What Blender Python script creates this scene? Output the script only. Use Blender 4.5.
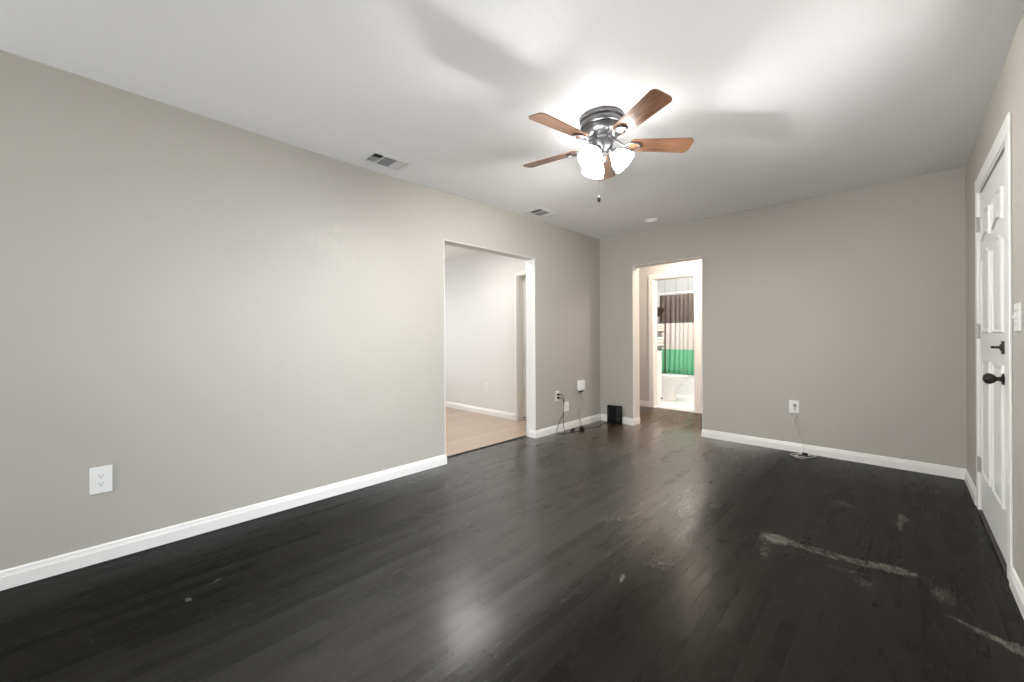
import bpy, bmesh, math, random
from mathutils import Vector, Matrix
random.seed(4)
PI = math.pi
S = bpy.context.scene
C = S.collection
for o in list(bpy.data.objects):
    bpy.data.objects.remove(o)

# ------------------------------------------------------------------ camera
W, D, H = 3.28, 4.704, 2.44          # room: left wall x=0, back wall y=D, right wall x=W
REAR = -3.6
cam = bpy.data.cameras.new('camera')
cam.sensor_width = 36
cam.lens = 400.544 / 1024 * 36
cam.shift_y = -(341 - 336.31) / 1024
cam.clip_start = 0.02
co = bpy.data.objects.new('camera', cam)
C.objects.link(co)
co.matrix_world = Matrix.Translation((2.926, 0, 1.135)) @ Matrix.Rotation(0.7728, 4, 'Z') @ Matrix.Rotation(PI / 2, 4, 'X') @ Matrix.Rotation(-0.005, 4, 'Z')
S.camera = co

# ------------------------------------------------------------------ colour management, world, daylight
S.view_settings.view_transform = 'Standard'
S.view_settings.look = 'None'
S.view_settings.gamma = 1
S.view_settings.use_curve_mapping = False
S.view_settings.exposure = 0.0
S.cycles.max_bounces = 14
S.cycles.diffuse_bounces = 8
S.cycles.sample_clamp_indirect = 6
S.cycles.use_denoising = True
wd = bpy.data.worlds.new('World')
S.world = wd
wd.use_nodes = True
bg = wd.node_tree.nodes['Background']
bg.inputs[0].default_value = (0.75, 0.86, 1.0, 1)
bg.inputs[1].default_value = 0.3


def area(name, loc, target, sx, sy, power, col):
    l = bpy.data.lights.new(name, 'AREA')
    l.shape = 'RECTANGLE'
    l.size, l.size_y, l.energy, l.color = sx, sy, power, col
    o = bpy.data.objects.new(name, l)
    C.objects.link(o)
    o.location = loc
    o.rotation_euler = (Vector(target) - Vector(loc)).to_track_quat('-Z', 'Y').to_euler()
    return o


def lamp(name, loc, power, col, r):
    l = bpy.data.lights.new(name, 'POINT')
    l.energy, l.color, l.shadow_soft_size = power, col, r
    o = bpy.data.objects.new(name, l)
    C.objects.link(o)
    o.location = loc
    return o


# daylight through the side window; rear window light and upward ceiling fill are added
PW = dict(sidefar=228, sideup=74, rear=128, adjwin=140, fan=31, bulb=3200, adj=10, hall=128, bath=180)
DAY = (0.96, 0.985, 1.0)
FILL = (1.0, 0.97, 0.93)
area('daylight_side_far', (W + 2.6, 1.3, 1.95), (0, 1.3, 0.95), 2.6, 1.2, PW['sidefar'], (0.88, 0.96, 1.05))
area('ceiling_fill_side', (W + 1.2, 1.45, 0.10), (1.2, 1.6, 2.44), 2.2, 1.4, PW['sideup'], FILL)  # added up-light outside the side window, brightens the ceiling
area('fill_rear', (0.95, REAR - 0.20, 1.20), (0.98, 3, 1.15), 1.55, 1.6, PW['rear'], DAY)  # added fill through the unseen rear window, placed to light the end wall
# daylight in the neighbouring room, through its own window
area('daylight_neighbour', (-4.55, 2.1, 1.7), (0, 2.3, 1.0), 1.8, 1.5, PW['adjwin'], (0.93, 0.975, 1.0))

# ------------------------------------------------------------------ material helpers


def new_mat(name):
    m = bpy.data.materials.new(name)
    m.use_nodes = True
    nt = m.node_tree
    return m, nt, nt.nodes['Principled BSDF']


def N(nt, t, **kw):
    n = nt.nodes.new(t)
    for k, v in kw.items():
        setattr(n, k, v)
    return n


def mth(nt, op, a, b=None, clamp=False):
    n = nt.nodes.new('ShaderNodeMath')
    n.operation = op
    n.use_clamp = clamp
    for i, x in enumerate((a, b)):
        if x is None:
            continue
        if isinstance(x, (int, float)):
            n.inputs[i].default_value = x
        else:
            nt.links.new(x, n.inputs[i])
    return n.outputs[0]


def mixc(nt, f, a, b):
    n = nt.nodes.new('ShaderNodeMix')
    n.data_type = 'RGBA'
    for s, x in ((n.inputs['Factor'], f), (n.inputs['A'], a), (n.inputs['B'], b)):
        if isinstance(x, (int, float)):
            s.default_value = x
        elif isinstance(x, tuple):
            s.default_value = (*x, 1)
        else:
            nt.links.new(x, s)
    return n.outputs['Result']


def smooth(nt, v, lo, hi, a=0.0, b=1.0):
    n = nt.nodes.new('ShaderNodeMapRange')
    n.interpolation_type = 'SMOOTHSTEP'
    nt.links.new(v, n.inputs[0])
    n.inputs[1].default_value, n.inputs[2].default_value = lo, hi
    n.inputs[3].default_value, n.inputs[4].default_value = a, b
    return n.outputs[0]


def noise(nt, vec, scale, detail=3, rough=0.5, sc=(1, 1, 1)):
    mp = nt.nodes.new('ShaderNodeMapping')
    mp.inputs['Scale'].default_value = sc
    nt.links.new(vec, mp.inputs[0])
    n = nt.nodes.new('ShaderNodeTexNoise')
    n.inputs['Scale'].default_value = scale
    n.inputs['Detail'].default_value = detail
    n.inputs['Roughness'].default_value = rough
    nt.links.new(mp.outputs[0], n.inputs['Vector'])
    return n.outputs['Fac']


def bump(nt, b, hgt, strength, dist=0.002):
    n = nt.nodes.new('ShaderNodeBump')
    n.inputs['Strength'].default_value = strength
    n.inputs['Distance'].default_value = dist
    nt.links.new(hgt, n.inputs['Height'])
    nt.links.new(n.outputs[0], b.inputs['Normal'])


def blob(nt, xyz, ctr, rad, rot=0.0):
    """soft elliptical mask (0..1) in the plane of the surface, world metres"""
    ax, ay = xyz
    dx = mth(nt, 'SUBTRACT', ax, ctr[0])
    dy = mth(nt, 'SUBTRACT', ay, ctr[1])
    c, s = math.cos(rot), math.sin(rot)
    u = mth(nt, 'DIVIDE', mth(nt, 'ADD', mth(nt, 'MULTIPLY', dx, c), mth(nt, 'MULTIPLY', dy, s)), rad[0])
    v = mth(nt, 'DIVIDE', mth(nt, 'SUBTRACT', mth(nt, 'MULTIPLY', dy, c), mth(nt, 'MULTIPLY', dx, s)), rad[1])
    d = mth(nt, 'SQRT', mth(nt, 'ADD', mth(nt, 'MULTIPLY', u, u), mth(nt, 'MULTIPLY', v, v)))
    return smooth(nt, d, 1.0, 0.3)


def paint(name, col, rough=0.55, tex=0.25, var=0.02, scale=55, spec=0.4):
    m, nt, b = new_mat(name)
    P = N(nt, 'ShaderNodeNewGeometry').outputs['Position']
    n = noise(nt, P, 1.3, 4, 0.6)
    cc = mixc(nt, n, tuple(c * (1 - var) for c in col), tuple(c * (1 + var) for c in col))
    nt.links.new(cc, b.inputs['Base Color'])
    b.inputs['Roughness'].default_value = rough
    b.inputs['Specular IOR Level'].default_value = spec
    if tex:
        bump(nt, b, noise(nt, P, scale, 3, 0.55), tex, 0.003)
    return m


def plain(name, col, rough=0.5, metal=0.0, emit=0.0, ecol=None, var=0.03, scale=40, spec=0.5):
    m, nt, b = new_mat(name)
    P = N(nt, 'ShaderNodeTexCoord').outputs['Object']
    n = noise(nt, P, scale, 2)
    nt.links.new(mixc(nt, n, tuple(c * (1 - var) for c in col), tuple(min(1, c * (1 + var)) for c in col)), b.inputs['Base Color'])
    b.inputs['Roughness'].default_value = rough
    b.inputs['Metallic'].default_value = metal
    b.inputs['Specular IOR Level'].default_value = spec
    if emit:
        b.inputs['Emission Color'].default_value = (*(ecol or col), 1)
        b.inputs['Emission Strength'].default_value = emit
    return m


# wall paint with lighter touch-up patches on the left wall and a faint ring on the back wall
GREIGE = (0.430, 0.407, 0.367)


def wall_paint():
    m, nt, b = new_mat('greige_wall_paint')
    P = N(nt, 'ShaderNodeNewGeometry').outputs['Position']
    sp = N(nt, 'ShaderNodeSeparateXYZ')
    nt.links.new(P, sp.inputs[0])
    x, y, z = sp.outputs
    n = noise(nt, P, 1.1, 5, 0.62)
    cc = mixc(nt, n, tuple(c * 0.975 for c in GREIGE), tuple(c * 1.025 for c in GREIGE))
    left = smooth(nt, x, 0.06, 0.03)
    tot = None
    for ctr, rad in (((1.28, 1.70), (0.10, 0.07)), ((1.20, 1.83), (0.10, 0.08)), ((1.06, 1.82), (0.12, 0.10)), ((1.19, 1.92), (0.04, 0.06))):
        k = blob(nt, (y, z), ctr, rad)
        tot = k if tot is None else mth(nt, 'MAXIMUM', tot, k)
    k = mth(nt, 'MULTIPLY', mth(nt, 'MULTIPLY', tot, left), smooth(nt, noise(nt, P, 16, 4, 0.7), 0.40, 0.62))
    cc = mixc(nt, mth(nt, 'MULTIPLY', k, 0.30), cc, (0.53, 0.505, 0.46))
    back = smooth(nt, y, D - 0.05, D - 0.02)
    for ctr in ((2.14, 1.41), (3.20, 1.53)):
        k2 = mth(nt, 'MULTIPLY', blob(nt, (x, z), ctr, (0.075, 0.075)), back)
        cc = mixc(nt, mth(nt, 'MULTIPLY', k2, 0.08), cc, (0.30, 0.285, 0.26))
    nt.links.new(cc, b.inputs['Base Color'])
    b.inputs['Roughness'].default_value = 0.5
    b.inputs['Specular IOR Level'].default_value = 0.45
    hh = mth(nt, 'ADD', mth(nt, 'MULTIPLY', noise(nt, P, 70, 3, 0.5), 0.6), noise(nt, P, 5, 3, 0.5, (1, 0.4, 2)))
    bump(nt, b, hh, 0.16, 0.004)
    return m


def wood_floor():
    m, nt, b = new_mat('dark_stained_strip_floor')
    P = N(nt, 'ShaderNodeNewGeometry').outputs['Position']
    sp = N(nt, 'ShaderNodeSeparateXYZ')
    nt.links.new(P, sp.inputs[0])
    x, y, z = sp.outputs
    # narrow strips running along y: strip index, random per strip and per board
    wd_ = 0.0572
    xs = mth(nt, 'DIVIDE', x, wd_)
    idx = mth(nt, 'FLOOR', xs)
    fr = mth(nt, 'FRACT', xs)
    wn = N(nt, 'ShaderNodeTexWhiteNoise', noise_dimensions='1D')
    nt.links.new(idx, wn.inputs['W'])
    ys = mth(nt, 'ADD', mth(nt, 'DIVIDE', y, 0.95), mth(nt, 'MULTIPLY', wn.outputs['Value'], 9.3))
    yi = mth(nt, 'FLOOR', ys)
    yf = mth(nt, 'FRACT', ys)
    cb = N(nt, 'ShaderNodeCombineXYZ')
    nt.links.new(idx, cb.inputs[0])
    nt.links.new(yi, cb.inputs[1])
    w2 = N(nt, 'ShaderNodeTexWhiteNoise', noise_dimensions='2D')
    nt.links.new(cb.outputs[0], w2.inputs['Vector'])
    rb = w2.outputs['Value']
    grain = noise(nt, P, 22, 4, 0.55, (4, 0.07, 1))
    base = mixc(nt, rb, (0.0032, 0.0031, 0.0026), (0.0058, 0.0054, 0.0044))
    base = mixc(nt, mth(nt, 'MULTIPLY', grain, 0.5), base, (0.014, 0.0125, 0.010))
    worn = smooth(nt, noise(nt, P, 1.4, 5, 0.65), 0.40, 0.80)
    base = mixc(nt, mth(nt, 'MULTIPLY', worn, 0.22), base, (0.018, 0.0165, 0.0135))
    # seams between strips and board ends
    e = mth(nt, 'MINIMUM', fr, mth(nt, 'SUBTRACT', 1.0, fr))
    seam = smooth(nt, e, 0.035, 0.012)
    e2 = mth(nt, 'MINIMUM', yf, mth(nt, 'SUBTRACT', 1.0, yf))
    seam2 = mth(nt, 'MULTIPLY', smooth(nt, e2, 0.0022, 0.0008), 0.7)
    sm = mth(nt, 'MAXIMUM', seam, seam2)
    some = smooth(nt, noise(nt, P, 2.1, 3), 0.35, 0.6)
    base = mixc(nt, mth(nt, 'MULTIPLY', sm, 0.75), base, (0.0012, 0.0012, 0.0012))
    # pale scuffs and bare patches (each with its own shape)
    fine = noise(nt, P, 150, 6, 0.75, (1, 0.22, 1))
    fine2 = noise(nt, P, 42, 8, 0.8, (1, 0.7, 1))
    scuffs = (((2.415, 2.62), (0.10, 0.10), 0.3, 1.0), ((2.48, 2.63), (0.09, 0.06), -0.15, 0.85), ((2.60, 2.605), (0.16, 0.030), -0.05, 0.85),
              ((2.66, 2.645), (0.24, 0.024), 0.03, 0.8), ((2.76, 2.635), (0.15, 0.050), 0.10, 0.85), ((2.88, 2.665), (0.15, 0.060), 0.12, 0.95),
              ((2.91, 3.33), (0.022, 0.12), 0.0, 0.95), ((2.925, 3.45), (0.035, 0.10), 0.1, 0.95), ((3.165, 2.325), (0.09, 0.032), -0.35, 1.0),
              ((3.215, 2.30), (0.05, 0.06), 0.2, 0.95), ((3.10, 2.36), (0.09, 0.018), -0.45, 0.9), ((3.045, 2.55), (0.05, 0.11), 0.15, 0.8),
              ((2.64, 3.47), (0.11, 0.05), -0.3, 0.75), ((2.40, 2.45), (0.035, 0.15), 0.15, 0.7), ((2.80, 2.42), (0.05, 0.08), 0.4, 0.68),
              ((2.72, 2.50), (0.12, 0.022), 0.2, 0.7), ((0.706, 0.26), (0.026, 0.018), 0.3, 1.0), ((0.63, 0.36), (0.010, 0.05), 0.5, 0.8),
              ((1.98, 1.70), (0.016, 0.07), 0.3, 0.8), ((3.2, 2.05), (0.06, 0.04), 0.0, 0.8), ((1.62, 2.2), (0.20, 0.05), 0.8, 0.62),
              ((1.2, 1.55), (0.016, 0.12), 0.2, 0.65), ((0.95, 1.0), (0.05, 0.014), 0.4, 0.65), ((2.2, 2.15), (0.07, 0.09), 0.3, 0.6),
              ((2.05, 1.95), (0.12, 0.10), 0.5, 0.58), ((2.55, 2.85), (0.10, 0.05), 0.2, 0.6))
    tot = None
    for ctr, rad, rot, amt in scuffs:
        k = mth(nt, 'MULTIPLY', blob(nt, (x, y), ctr, (rad[0] * 1.25, rad[1] * 1.25), rot), amt)
        tot = k if tot is None else mth(nt, 'MAXIMUM', tot, k)
    nz = mth(nt, 'SUBTRACT', mth(nt, 'ADD', mth(nt, 'MULTIPLY', fine, 0.7), mth(nt, 'MULTIPLY', fine2, 0.9)), 0.8)
    brk = smooth(nt, mth(nt, 'ADD', mth(nt, 'MULTIPLY', tot, 0.55), mth(nt, 'MULTIPLY', nz, 1.5)), 0.30, 0.75)
    sc = mth(nt, 'MULTIPLY', mth(nt, 'MULTIPLY', smooth(nt, tot, 0.0, 0.5), brk), 0.8)
    base = mixc(nt, sc, base, (0.215, 0.205, 0.175))
    # hairline scratches along the strips and specks everywhere
    scr = smooth(nt, noise(nt, P, 38, 2, 0.5, (4.0, 0.10, 1)), 0.71, 0.78)
    scr = mth(nt, 'MULTIPLY', scr, smooth(nt, noise(nt, P, 3.0, 2), 0.45, 0.65))
    base = mixc(nt, mth(nt, 'MULTIPLY', scr, 0.22), base, (0.10, 0.095, 0.08))
    spk = smooth(nt, noise(nt, P, 45, 2, 0.5), 0.76, 0.80)
    base = mixc(nt, mth(nt, 'MULTIPLY', spk, 0.25), base, (0.12, 0.11, 0.095))
    # the patched cross seam in front of the cased opening
    ln = mth(nt, 'MULTIPLY', smooth(nt, mth(nt, 'ABSOLUTE', mth(nt, 'SUBTRACT', y, 2.283)), 0.008, 0.002),
             mth(nt, 'MULTIPLY', smooth(nt, x, 0.75, 0.95), smooth(nt, x, 1.75, 1.6)))
    base = mixc(nt, mth(nt, 'MULTIPLY', ln, 0.4), base, (0.07, 0.065, 0.057))
    right_pale = mth(nt, 'MULTIPLY', smooth(nt, x, 1.7, 2.6), noise(nt, P, 14, 7, 0.75, (1.5, 0.5, 1)))  # mottled lighter tone, stronger towards the right wall
    base = mixc(nt, mth(nt, 'MULTIPLY', right_pale, 0.42), base, (0.050, 0.047, 0.041))
    # browner, less stained hallway boards; in front, warm hall light painted as brown
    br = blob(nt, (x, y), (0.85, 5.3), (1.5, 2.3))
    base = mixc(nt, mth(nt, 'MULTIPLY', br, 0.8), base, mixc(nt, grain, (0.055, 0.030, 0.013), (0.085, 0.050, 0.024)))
    nt.links.new(base, b.inputs['Base Color'])
    rg = mth(nt, 'ADD', mth(nt, 'MULTIPLY', noise(nt, P, 7, 5, 0.65, (3, 0.5, 1)), 0.10), mth(nt, 'ADD', mth(nt, 'MULTIPLY', rb, 0.04), mth(nt, 'MULTIPLY', worn, 0.06)))
    rg = mth(nt, 'ADD', mth(nt, 'ADD', rg, 0.205), mth(nt, 'MULTIPLY', sc, 0.3))
    nt.links.new(rg, b.inputs['Roughness'])
    # gloss zoned to shape reflections: weak by long wall, door and hall, strong between
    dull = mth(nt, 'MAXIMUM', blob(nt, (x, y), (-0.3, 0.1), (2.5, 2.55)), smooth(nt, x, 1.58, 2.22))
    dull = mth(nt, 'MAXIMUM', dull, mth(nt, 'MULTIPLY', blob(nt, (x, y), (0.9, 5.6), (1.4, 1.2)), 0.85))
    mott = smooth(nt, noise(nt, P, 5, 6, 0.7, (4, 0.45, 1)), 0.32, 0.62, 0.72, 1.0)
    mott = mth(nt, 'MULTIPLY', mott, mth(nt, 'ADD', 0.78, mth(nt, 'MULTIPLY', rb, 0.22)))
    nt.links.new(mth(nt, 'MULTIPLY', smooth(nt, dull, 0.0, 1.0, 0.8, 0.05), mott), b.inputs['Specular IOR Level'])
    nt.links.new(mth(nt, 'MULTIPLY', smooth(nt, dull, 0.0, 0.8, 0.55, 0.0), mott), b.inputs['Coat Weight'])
    b.inputs['Coat Roughness'].default_value = 0.19
    b.inputs['Coat IOR'].default_value = 1.45
    hh = mth(nt, 'SUBTRACT', mth(nt, 'ADD', mth(nt, 'MULTIPLY', grain, 0.25), mth(nt, 'MULTIPLY', rb, 0.3)), sm)
    hh = mth(nt, 'ADD', hh, mth(nt, 'MULTIPLY', noise(nt, P, 9, 2, 0.5, (1.6, 0.35, 1)), 0.9))
    hh = mth(nt, 'ADD', hh, mth(nt, 'MULTIPLY', mth(nt, 'MULTIPLY', mth(nt, 'SUBTRACT', fr, 0.5), mth(nt, 'SUBTRACT', rb, 0.5)), 4.0))
    bump(nt, b, hh, 0.24, 0.0016)
    return m


def laminate():
    m, nt, b = new_mat('pale_oak_laminate')
    P = N(nt, 'ShaderNodeNewGeometry').outputs['Position']
    mp = N(nt, 'ShaderNodeMapping')
    mp.inputs['Rotation'].default_value = (0, 0, PI / 2)
    nt.links.new(P, mp.inputs[0])
    br = N(nt, 'ShaderNodeTexBrick')
    nt.links.new(mp.outputs[0], br.inputs['Vector'])
    br.inputs['Scale'].default_value = 1
    br.inputs['Brick Width'].default_value = 1.2
    br.inputs['Row Height'].default_value = 0.15
    br.inputs['Mortar Size'].default_value = 0.0025
    br.inputs['Color1'].default_value = (0.46, 0.345, 0.26, 1)
    br.inputs['Color2'].default_value = (0.39, 0.285, 0.21, 1)
    br.inputs['Mortar'].default_value = (0.22, 0.14, 0.09, 1)
    g = noise(nt, P, 9, 5, 0.6, (5, 0.35, 1))
    nt.links.new(mixc(nt, mth(nt, 'MULTIPLY', g, 0.5), br.outputs['Color'], (0.52, 0.41, 0.32)), b.inputs['Base Color'])
    b.inputs['Roughness'].default_value = 0.35
    return m


def blade_wood():
    m, nt, b = new_mat('walnut_blade')
    P = N(nt, 'ShaderNodeTexCoord').outputs['Object']
    g = noise(nt, P, 26, 5, 0.65, (0.25, 3.5, 1))
    nt.links.new(mixc(nt, smooth(nt, g, 0.3, 0.7), (0.12, 0.055, 0.030), (0.27, 0.130, 0.068)), b.inputs['Base Color'])
    b.inputs['Roughness'].default_value = 0.28
    b.inputs['Coat Weight'].default_value = 0.6
    b.inputs['Coat Roughness'].default_value = 0.25
    return m


def tile_mat(name, col, grout, tw, th, rough=0.25, plane='XY'):
    m, nt, b = new_mat(name)
    P = N(nt, 'ShaderNodeNewGeometry').outputs['Position']
    if plane == 'XZ':
        s = N(nt, 'ShaderNodeSeparateXYZ')
        nt.links.new(P, s.inputs[0])
        c = N(nt, 'ShaderNodeCombineXYZ')
        nt.links.new(s.outputs[0], c.inputs[0])
        nt.links.new(s.outputs[2], c.inputs[1])
        P = c.outputs[0]
    br = N(nt, 'ShaderNodeTexBrick')
    br.offset = 0.0
    nt.links.new(P, br.inputs['Vector'])
    br.inputs['Scale'].default_value = 1
    br.inputs['Brick Width'].default_value = tw
    br.inputs['Row Height'].default_value = th
    br.inputs['Mortar Size'].default_value = 0.006
    br.inputs['Color1'].default_value = (*col, 1)
    br.inputs['Color2'].default_value = (*(c * 0.97 for c in col), 1)
    br.inputs['Mortar'].default_value = (*grout, 1)
    nt.links.new(br.outputs['Color'], b.inputs['Base Color'])
    b.inputs['Roughness'].default_value = rough
    return m


def curtain_mat():
    m, nt, b = new_mat('striped_curtain_cloth')
    P = N(nt, 'ShaderNodeNewGeometry').outputs['Position']
    sp = N(nt, 'ShaderNodeSeparateXYZ')
    nt.links.new(P, sp.inputs[0])
    z = sp.outputs[2]
    wv = noise(nt, P, 90, 2, 0.5, (1, 1, 0.2))
    cc = mixc(nt, smooth(nt, z, 1.374, 1.378), (0.66, 0.60, 0.55), (0.074, 0.052, 0.037))
    cc = mixc(nt, smooth(nt, z, 0.868, 0.864), cc, (0.14, 0.48, 0.26))
    cc = mixc(nt, mth(nt, 'MULTIPLY', wv, 0.15), cc, (0.4, 0.4, 0.4))
    nt.links.new(cc, b.inputs['Base Color'])
    b.inputs['Roughness'].default_value = 0.8
    return m


M = dict(
    wall=wall_paint(),
    ceil=paint('white_ceiling_paint', (0.90, 0.90, 0.905), 0.75, 0.35, 0.012, 45),
    trim=plain('white_gloss_trim', (0.82, 0.805, 0.775), 0.3, var=0.02, scale=6),
    door=plain('white_door_paint', (0.74, 0.735, 0.71), 0.32, var=0.02, scale=5),
    white_wall=paint('off_white_wall_paint', (0.72, 0.715, 0.70), 0.6, 0.12),
    hall_wall=paint('pale_beige_wall_paint', (0.66, 0.635, 0.61), 0.6, 0.12),
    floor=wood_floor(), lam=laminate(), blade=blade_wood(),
    bathfloor=tile_mat('white_floor_tile', (0.78, 0.79, 0.78), (0.6, 0.6, 0.58), 0.3, 0.3, 0.3),
    bathtile=tile_mat('white_wall_panel', (0.82, 0.84, 0.85), (0.55, 0.57, 0.56), 0.245, 2.6, 0.3, 'XZ'),
    curtain=curtain_mat(),
    plastic=plain('white_plastic', (0.80, 0.795, 0.77), 0.35),
    ivory=plain('ivory_plastic', (0.74, 0.72, 0.62), 0.4),
    black=plain('black_plastic', (0.006, 0.006, 0.0065), 0.4, spec=0.15),
    cord_black=plain('black_rubber', (0.03, 0.03, 0.03), 0.55),
    cord_grey=plain('grey_cable', (0.30, 0.29, 0.28), 0.55),
    cord_white=plain('white_cable', (0.68, 0.665, 0.62), 0.5),
    slot=plain('dark_slot', (0.02, 0.02, 0.02), 0.8),
    pewter=plain('brushed_pewter', (0.16, 0.16, 0.165), 0.34, 0.85, var=0.08, scale=30),
    silver=plain('polished_nickel', (0.62, 0.62, 0.62), 0.25, 1.0),
    bronze=plain('dark_bronze', (0.035, 0.030, 0.026), 0.3, 0.7),
    hinge=plain('painted_hinge', (0.42, 0.41, 0.39), 0.35, 0.3),
    glass=plain('lit_frosted_glass', (0.9, 0.9, 0.88), 0.4, emit=PW['fan'], ecol=(1.0, 0.99, 0.97), var=0.0),
    bulb=plain('lit_bulb_glass', (0.9, 0.9, 0.88), 0.4, emit=PW['bulb'], ecol=(1.0, 0.99, 0.97), var=0.0),
    panel=plain('lit_panel_glass', (0.9, 0.9, 0.9), 0.4, emit=PW['adj'], ecol=(1.0, 0.98, 0.95), var=0.0),
    dome=plain('lit_dome_glass', (0.9, 0.88, 0.82), 0.4, emit=PW['hall'], ecol=(1.0, 0.85, 0.70), var=0.0),
    bathdome=plain('lit_bath_glass', (0.9, 0.9, 0.9), 0.4, emit=PW['bath'], ecol=(1.0, 0.97, 0.93), var=0.0),
    vent=plain('white_vent_metal', (0.74, 0.74, 0.73), 0.4),
    ventgrey=plain('grey_vent_louver', (0.30, 0.30, 0.31), 0.5),
    duct=plain('dark_duct', (0.02, 0.02, 0.02), 0.9),
    porcelain=plain('white_porcelain', (0.84, 0.84, 0.82), 0.12, var=0.0),
    tub=plain('white_enamel', (0.85, 0.86, 0.85), 0.18, var=0.0),
    rack=plain('bronze_rack_metal', (0.06, 0.045, 0.035), 0.4, 0.6),
    towel=plain('pink_towel', (0.70, 0.55, 0.47), 0.9, var=0.1, scale=120),
    towel2=plain('cream_towel', (0.78, 0.72, 0.64), 0.9, var=0.1, scale=120),
    wood_threshold=plain('dark_threshold', (0.03, 0.026, 0.022), 0.4, var=0.3, scale=20),
    cabinet=plain('white_cabinet_paint', (0.82, 0.82, 0.81), 0.3, var=0.01),
    adapter=plain('maroon_black_plastic', (0.03, 0.014, 0.014), 0.35),
)

# ------------------------------------------------------------------ mesh helpers


def bm_new():
    return bmesh.new()


def box(bm, x0, x1, y0, y1, z0, z1, mat=None):
    vs = [bm.verts.new(((x0, x1)[i & 1], (y0, y1)[(i >> 1) & 1], (z0, z1)[(i >> 2) & 1])) for i in range(8)]
    if mat is not None:
        for v in vs:
            v.co = mat @ v.co
    fs = [bm.faces.new([vs[i] for i in q]) for q in ((0, 2, 3, 1), (4, 5, 7, 6), (0, 1, 5, 4), (2, 6, 7, 3), (0, 4, 6, 2), (1, 3, 7, 5))]
    return vs, fs


def rbox(bm, x0, x1, y0, y1, z0, z1, r, seg=2, mat=None):
    t = bmesh.new()
    box(t, x0, x1, y0, y1, z0, z1)
    bmesh.ops.bevel(t, geom=t.edges[:], offset=r, segments=seg, profile=0.5, affect='EDGES')
    if mat is not None:
        bmesh.ops.transform(t, matrix=mat, verts=t.verts[:])
    me = bpy.data.meshes.new('tmp')
    t.to_mesh(me)
    t.free()
    bm.from_mesh(me)
    bpy.data.meshes.remove(me)


def lathe(bm, prof, n=40, mat=Matrix.Identity(4), cap0=True, cap1=True):
    rings = []
    for r, z in prof:
        rings.append([bm.verts.new(mat @ Vector((r * math.cos(2 * PI * k / n), r * math.sin(2 * PI * k / n), z))) for k in range(n)])
    for a, b in zip(rings, rings[1:]):
        for k in range(n):
            bm.faces.new((a[k], a[(k + 1) % n], b[(k + 1) % n], b[k]))
    if cap0:
        bm.faces.new(rings[0][::-1])
    if cap1:
        bm.faces.new(rings[-1])


def smooth_path(pts, sub=8):
    pts = [Vector(p) for p in pts]
    out = []
    for i in range(len(pts) - 1):
        p0 = pts[max(0, i - 1)]
        p1, p2 = pts[i], pts[i + 1]
        p3 = pts[min(len(pts) - 1, i + 2)]
        for k in range(sub):
            t = k / sub
            out.append(0.5 * ((2 * p1) + (p2 - p0) * t + (2 * p0 - 5 * p1 + 4 * p2 - p3) * t * t + (3 * p1 - p0 - 3 * p2 + p3) * t ** 3))
    out.append(pts[-1])
    return out


def tube(bm, pts, r, n=8, sub=8):
    path = smooth_path(pts, sub) if sub else [Vector(p) for p in pts]
    rings = []
    up = Vector((0.13, 0.27, 0.95)).normalized()
    for i, p in enumerate(path):
        t = (path[min(i + 1, len(path) - 1)] - path[max(i - 1, 0)]).normalized()
        a = t.cross(up)
        if a.length < 1e-3:
            a = t.cross(Vector((1, 0, 0)))
        a.normalize()
        b2 = t.cross(a).normalized()
        up = a.cross(t)
        rings.append([bm.verts.new(p + (a * math.cos(2 * PI * k / n) + b2 * math.sin(2 * PI * k / n)) * r) for k in range(n)])
    for a, b2 in zip(rings, rings[1:]):
        for k in range(n):
            bm.faces.new((a[k], a[(k + 1) % n], b2[(k + 1) % n], b2[k]))
    bm.faces.new(rings[0][::-1])
    bm.faces.new(rings[-1])


def prism(bm, outline, z0, z1, mat=Matrix.Identity(4)):
    a = [bm.verts.new(mat @ Vector((x, y, z0))) for x, y in outline]
    b2 = [bm.verts.new(mat @ Vector((x, y, z1))) for x, y in outline]
    n = len(outline)
    bm.faces.new(a[::-1])
    bm.faces.new(b2)
    for k in range(n):
        bm.faces.new((a[k], a[(k + 1) % n], b2[(k + 1) % n], b2[k]))


def obj(name, bm, mat, parent=None, smooth_shade=False, loc=None):
    bmesh.ops.recalc_face_normals(bm, faces=bm.faces[:])
    me = bpy.data.meshes.new(name)
    bm.to_mesh(me)
    bm.free()
    me.materials.append(mat)
    o = bpy.data.objects.new(name, me)
    C.objects.link(o)
    if parent:
        o.parent = parent
    if loc:
        o.location = loc
    if smooth_shade:
        for p in me.polygons:
            p.use_smooth = True
        try:
            me.set_sharp_from_angle(angle=math.radians(40))
        except Exception:
            pass
    return o


def tag(o, label, cat, group=None, kind=None):
    o['label'] = label
    o['category'] = cat
    if group:
        o['group'] = group
    if kind:
        o['kind'] = kind
    return o


def struct(name, bm, mat, label, cat, **k):
    return tag(obj(name, bm, mat, **k), label, cat, kind='structure')


def thing(name, label, cat, loc, group=None, rotz=0.0):
    o = bpy.data.objects.new(name, None)
    o.empty_display_size = 0.1
    C.objects.link(o)
    o.location = loc
    o.rotation_euler = (0, 0, rotz)
    tag(o, label, cat, group)
    return o


# ------------------------------------------------------------------ the room shell
TW = 0.130                       # thickness of the wall with the cased opening
OY0, OY1, OZ = 2.136, 3.372, 2.002     # opening in the left wall
BX0, BX1, BZ = 0.475, 1.322, 2.022     # opening in the back wall
BT = 0.165
HY = 6.092                       # hall's far wall
NY = 3.909                       # neighbouring room's far wall
BY = 8.47                        # bathroom's far wall

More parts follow.
